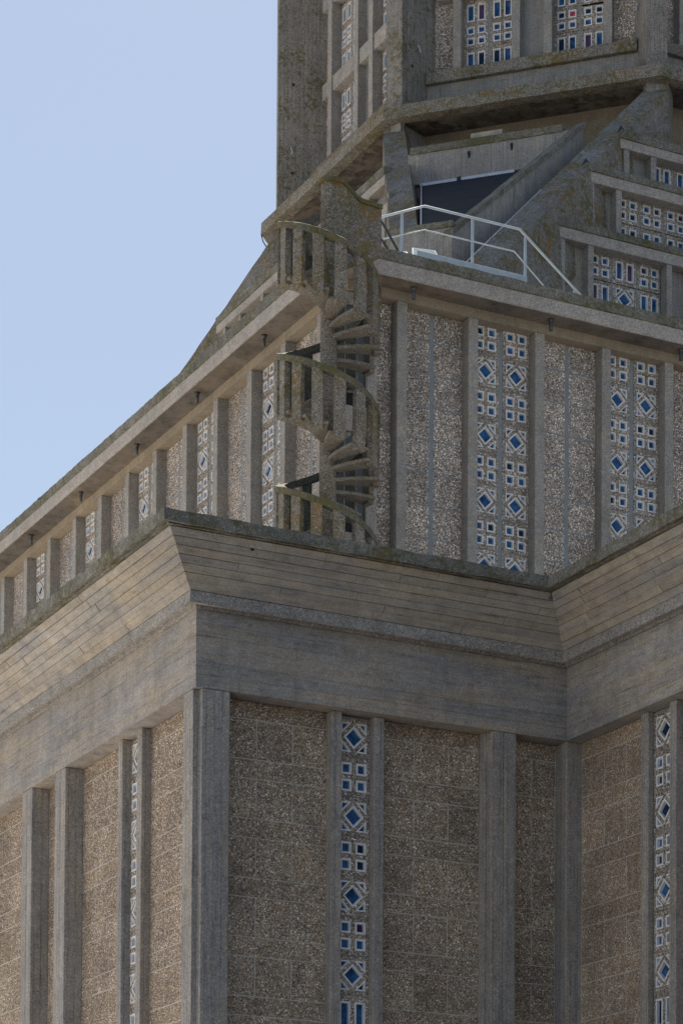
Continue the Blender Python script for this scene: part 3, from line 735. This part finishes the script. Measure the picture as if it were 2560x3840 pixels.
for deg in PHI:
    ph = radians(deg); zt = railz(ph)-.15; zb = railz(ph)-1.44
    if zb < 16.1: zb = 16.1
    if zt-zb < .2: break
    a = hd+ph; w = .125; r0, r1 = SR-.165, SR-.02
    cx, cy = SX+cos(a)*(r0+r1)/2, SY+sin(a)*(r0+r1)/2
    me = boxmesh(-(r1-r0)/2, (r1-r0)/2, -w, w, zb, zt+.03, 'stair', .008)
    # the top follows the rail: lower on the downhill side
    for v in me.vertices:
        if v.co.z > zt-.05: v.co.z -= v.co.y/SR*PITCH/(2*pi)
    me.materials.append(M['inner_shade'])  # shade painted on the face turned to the pole
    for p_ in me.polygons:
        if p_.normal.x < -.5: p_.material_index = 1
    link('baluster', rough(me, .003, .3), stair, Matrix.Translation((cx, cy, EYE)) @ Matrix.Rotation(a, 4, 'Z'))
    # step: thin tip, thick root, scooped underside
    if zb > 16.3:
        zs = zb+.13; vs = []; fs = []; n = 9; dphi = STEPA*.86
        for j in range(n+1):
            f = j/n; r_ = .15+(SR-.03-.15)*f
            hw_ = .115+.13*f**1.2; lead = -.05*sin(pi*f)/ max(r_, .3)
            for (s_, zz) in ((-1, zs), (1, zs), (1, zs-.06-.02*(1-f)), (-1, zs-.06-.02*(1-f))):
                vs.append(spt(ph+s_*hw_/r_+lead, r_, zz))
        for j in range(n):
            for q_ in range(4): fs.append((j*4+q_, j*4+(q_+1) % 4, (j+1)*4+(q_+1) % 4, (j+1)*4+q_))
        fs += [(0, 1, 2, 3), (n*4, n*4+1, n*4+2, n*4+3)]
        link('step', mesh('step', vs, fs, 'step'), stair)
# pole
vs, fs = tube([(SX, SY, 16.03), (SX, SY, 20), (SX, SY, 24), (SX, SY, 27.3)], .187, 28)
link('central_pole', mesh('central_pole', vs, fs, 'stair', smooth=False), stair)
# landing wall: wraps the pole and runs to the eave
wd = Vector((26.86-SX, 49.87-SY)); wl = wd.length; wd /= wl; wn = Vector((-wd.y, wd.x))
def ptop(s):   # top of the wall along it
    return 27.39 if s < .22 else 27.39-(s-.22)/.43*.30 if s < .65 else 27.09-.02*(s-.65)
def wallsec(off, s0, s1, zb_, zt_, n=26, nose=True):
    left, right = [], []
    sts = [s0+(s1-s0)*i/n for i in range(n+1)]
    pts = []
    for i in range(9): # nose
        a = pi/2+pi*i/8; pts.append((cos(a)*off*1.0, sin(a)*off, 0))
    plan = []
    return sts
def wall_mesh(off, cap):
    ring = []
    N = 22; L = wl
    for i in range(N+1): ring.append((L*(N-i)/N, -off))
    for i in range(1, 10): a = -pi/2-pi*i/10; ring.append((cos(a)*off, sin(a)*off))
    for i in range(N+1): ring.append((L*i/N, off))
    n = len(ring); vs = []
    for lvl in (0, 1):
        for s, t2 in ring:
            p = Vector((SX, SY))+wd*s+wn*t2; s_ = max(s, 0)
            if cap: z = ptop(s_)+(.085 if lvl else -.0)
            else: z = ptop(s_)-.002 if lvl else 25.6+.55*max(0, (s_-.3))/wl
            vs.append((p.x, p.y, z))
    fs = [(i, (i+1) % n, n+(i+1) % n, n+i) for i in range(n)]
    h = n//2
    for lvl in (0, 1):
        b = lvl*n
        for i in range(h): 
            a1, a2, b1, b2 = i, i+1, n-1-i, n-2-i
            if a2 < b2: fs.append((b+a1, b+a2, b+b2, b+b1))
            elif a1 < b1 and a2 == b2: fs.append((b+a1, b+a2, b+b1))
    return vs, fs
vs, fs = wall_mesh(.19, False); link('landing_wall', mesh('landing_wall', vs, fs, 'stair'), stair)
vs, fs = wall_mesh(.245, True); link('landing_wall_coping', rough(mesh('landing_wall_coping', vs, fs, 'rail'), .005, .15), stair)
prism('landing_slab', stair, [(SX+.1, SY+.15), (26.82, 49.95), (27.3, 50.87), (25.6, 50.87)], 26.2, 26.32, 'step')

# ================================================================ SMALL THINGS
rail = thing('roof_railing', (28.9, 51.3, 26.9), 'white painted tube railing with toe board on the roof edge beside the staircase', 'railing')
zr = 28.29
tubeobj('top_rail', [(28.21, 52.28, 26.9), (28.21, 52.28, zr-.09), (28.225, 52.26, zr-.02), (28.27, 52.2, zr), (28.875, 51.3, zr), (31.44, 51.3, zr+.01), (33.25, 51.3, 27.0)], .029, 'paint', rail)
tubeobj('middle_rail', [(28.21, 52.28, 27.76), (28.875, 51.3, zr-.56), (31.30, 51.3, zr-.55), (32.35, 51.3, 26.9)], .017, 'paint', rail)
for x in (28.56, 30.18, 31.62, 33.0):
    y = 51.3 if x > 28.8 else 51.3+(28.875-x)*1.48
    zt = zr if x < 31.5 else 28.29-(x-31.44)*.713 
    box('post', rail, FR(0, 0), x-.035, x+.035, y+.02, y+.05, 26.62, zt-.01, 'paint', .004)
box('toe_board', rail, FR(0, 0), 28.66, 31.62, 51.24, 51.26, 26.98, 27.19, 'paint', .003)
hr = thing('stair_top_handrail', (27.7, 51.4, 26.9), 'black sloping twin-tube handrail between the landing wall and the white railing', 'handrail')
tubeobj('upper_bar', [(27.58, 51.25, 27.86), (28.24, 51.25, 26.95)], .03, 'blackp', hr)
tubeobj('lower_bar', [(27.74, 51.35, 27.36), (28.02, 51.35, 26.98)], .03, 'blackp', hr)
tag(tubeobj('metal_post', [(27.55, 51.12, 26.85), (27.55, 51.12, 27.8)], .035, 'flash'), 'short grey metal post standing against the end of the landing wall', 'post')
def flood(name, loc, s, label):
    t_ = thing(name, loc, label, 'floodlight', 'roof floodlights'); x, y, z = loc; fr = rotz(radians(-12), (x, y, z))
    vs = [(-.34*s, -.05, 0), (.34*s, -.05, 0), (.30*s, .16, .32*s), (-.30*s, .16, .32*s), (-.30*s, .25, 0), (.30*s, .25, 0), (.27*s, .3, .28*s), (-.27*s, .3, .28*s)]
    link('housing', mesh('housing', vs, [(0, 1, 2, 3), (4, 5, 6, 7), (0, 1, 5, 4), (1, 2, 6, 5), (2, 3, 7, 6), (3, 0, 4, 7)], 'paint'), t_, fr)
    vs2 = [(-.31*s, -.056, .02), (.31*s, -.056, .02), (.27*s, .145, .305*s), (-.27*s, .145, .305*s)]
    link('glass', mesh('glass', [(a, b-.004, c) for a, b, c in vs2], [(0, 1, 2, 3)], 'lamp'), t_, fr)
    box('bracket', t_, fr, -.03, .03, 0, .1, -.45, 0, 'paint', .003)
flood('floodlight', (29.14, 51.7, 27.27), .95, 'larger pale floodlight behind the toe board at the bend of the railing')
flood('floodlight', (28.46, 51.7, 27.17), .7, 'smaller pale floodlight just showing over the coping behind the black handrail')
# drain spouts
def spout(x, y, label):
    t_ = bpy.data.objects.new('drain_spout', None); COL.objects.link(t_); t_.location = (x, y, 25.98+EYE); t_.empty_display_size = .1
    tag(t_, label, 'drain pipe', 'drain spouts hanging under the eave')
    vs, fs = tube([(x, y, 25.98), (x, y, 26.26)], .045, 12); link('pipe', mesh('pipe', vs, fs, 'pipe', smooth=True), t_)
    vs, fs = tube([(x, y, 26.17), (x, y, 26.2), (x, y, 26.262)], .056, 12)
    for i, v in enumerate(vs):
        if i >= 24: vs[i] = Vector((x+(v.x-x)*1.55, y+(v.y-y)*1.55, v.z))
    link('flange', mesh('flange', vs, fs, 'pipe', smooth=True), t_)
spout(28.52, 51.15, 'grey drain spout under the front eave, nearest to the right of the staircase')
spout(32.22, 51.15, 'grey drain spout under the front eave, second to the right of the staircase')
spout(35.93, 51.15, 'grey drain spout under the front eave at the right edge of the picture')
spout(26.6, 55.055, 'rusty-topped drain spout under the left eave, nearest to the staircase')
spout(26.6, 58.92, 'drain spout under the left eave, second away from the staircase')
spout(26.6, 62.79, 'drain spout under the left eave, third away from the staircase')
spout(26.6, 66.77, 'drain spout under the left eave, fourth away from the staircase')
spout(26.6, 70.67, 'drain spout under the left eave, farthest from the staircase')
def clip(name, p, d, label):
    t_ = thing(name, p, label, 'bracket', 'small metal brackets on the tower'); x, y, z = p; d = Vector(d)
    o_ = Vector((x, y, z)); vs, fs = tube([o_, o_+d*.08], .035, 10); link('base', mesh('base', vs, fs, 'flash', smooth=True), t_)
    vs, fs = tube([o_+d*.07, o_+d*.1+Vector((.02, -.02, -.2))], .022, 8); link('arm', mesh('arm', vs, fs, 'flash', smooth=True), t_)
def onpier(kang, r, z):   # point on the side of a pier that looks to the camera
    a = pi+kang; e = Vector((cos(a), sin(a))); t_ = Vector((-sin(a), cos(a)))
    return e, t_
a = radians(180-22.5); e = Vector((cos(a), sin(a))); t_ = Vector((-sin(a), cos(a))); q = Vector((OX, OY))+e*9.845+t_*(WP+.01)
clip('wall_bracket', (q.x, q.y, 41.52), (t_.x, t_.y, 0), 'small metal bracket low on the broad left pier of the tower')
a = radians(180+22.5); e = Vector((cos(a), sin(a))); t_ = Vector((-sin(a), cos(a))); q = Vector((OX, OY))+e*9.602+t_*(WP+.01)
clip('wall_bracket', (q.x, q.y, 41.42), (t_.x, t_.y, 0), 'small metal bracket on the side of the middle pier of the tower')
a = radians(180+67.5); e = Vector((cos(a), sin(a))); t_ = Vector((-sin(a), cos(a))); q = Vector((OX, OY))+e*9.25-t_*(WP+.01)
clip('wall_bracket', (q.x, q.y, 41.75), (-t_.x, -t_.y, 0), 'small metal bracket on the green side of the right pier of the tower')
def hole(parent, p, n, r=.035):
    p = Vector(p); n = Vector(n).normalized(); vs, fs = tube([p-n*.02, p+n*.004], r, 12)
    link('form_hole', mesh('form_hole', vs, fs, 'dark'), parent)
for ang, ee, z_ in ((157.5, 9.8, 43.668), (157.5, 9.823, 40.747), (202.5, 9.816, 40.753)):
    a = radians(ang); e = Vector((cos(a), sin(a))); t_ = Vector((-sin(a), cos(a))); q = Vector((OX, OY))+e*ee+t_*WP
    hole(tower, (q.x, q.y, z_), (t_.x, t_.y, 0), .05)
hole(wing, (26.95, YB, 14.21), (0, -1, 0), .025); hole(wing, (26.55, YB, 14.65), (0, -1, 0), .022); hole(wing, (19.9, YB-.86, 15.885), (0, -1, -.5), .04)
P0 = Vector((OX-9.96, OY+4.16, 38.85))
tag(tubeobj('hanging_cable', [P0, P0+Vector((.05, -.05, -.25)), P0+Vector((.2, -.15, -.55)), P0+Vector((.27, -.2, -.9))], .018, 'lead'), 'thin black cable hanging from the left corner of the tower platform', 'cable')

SC.render.engine = 'CYCLES'
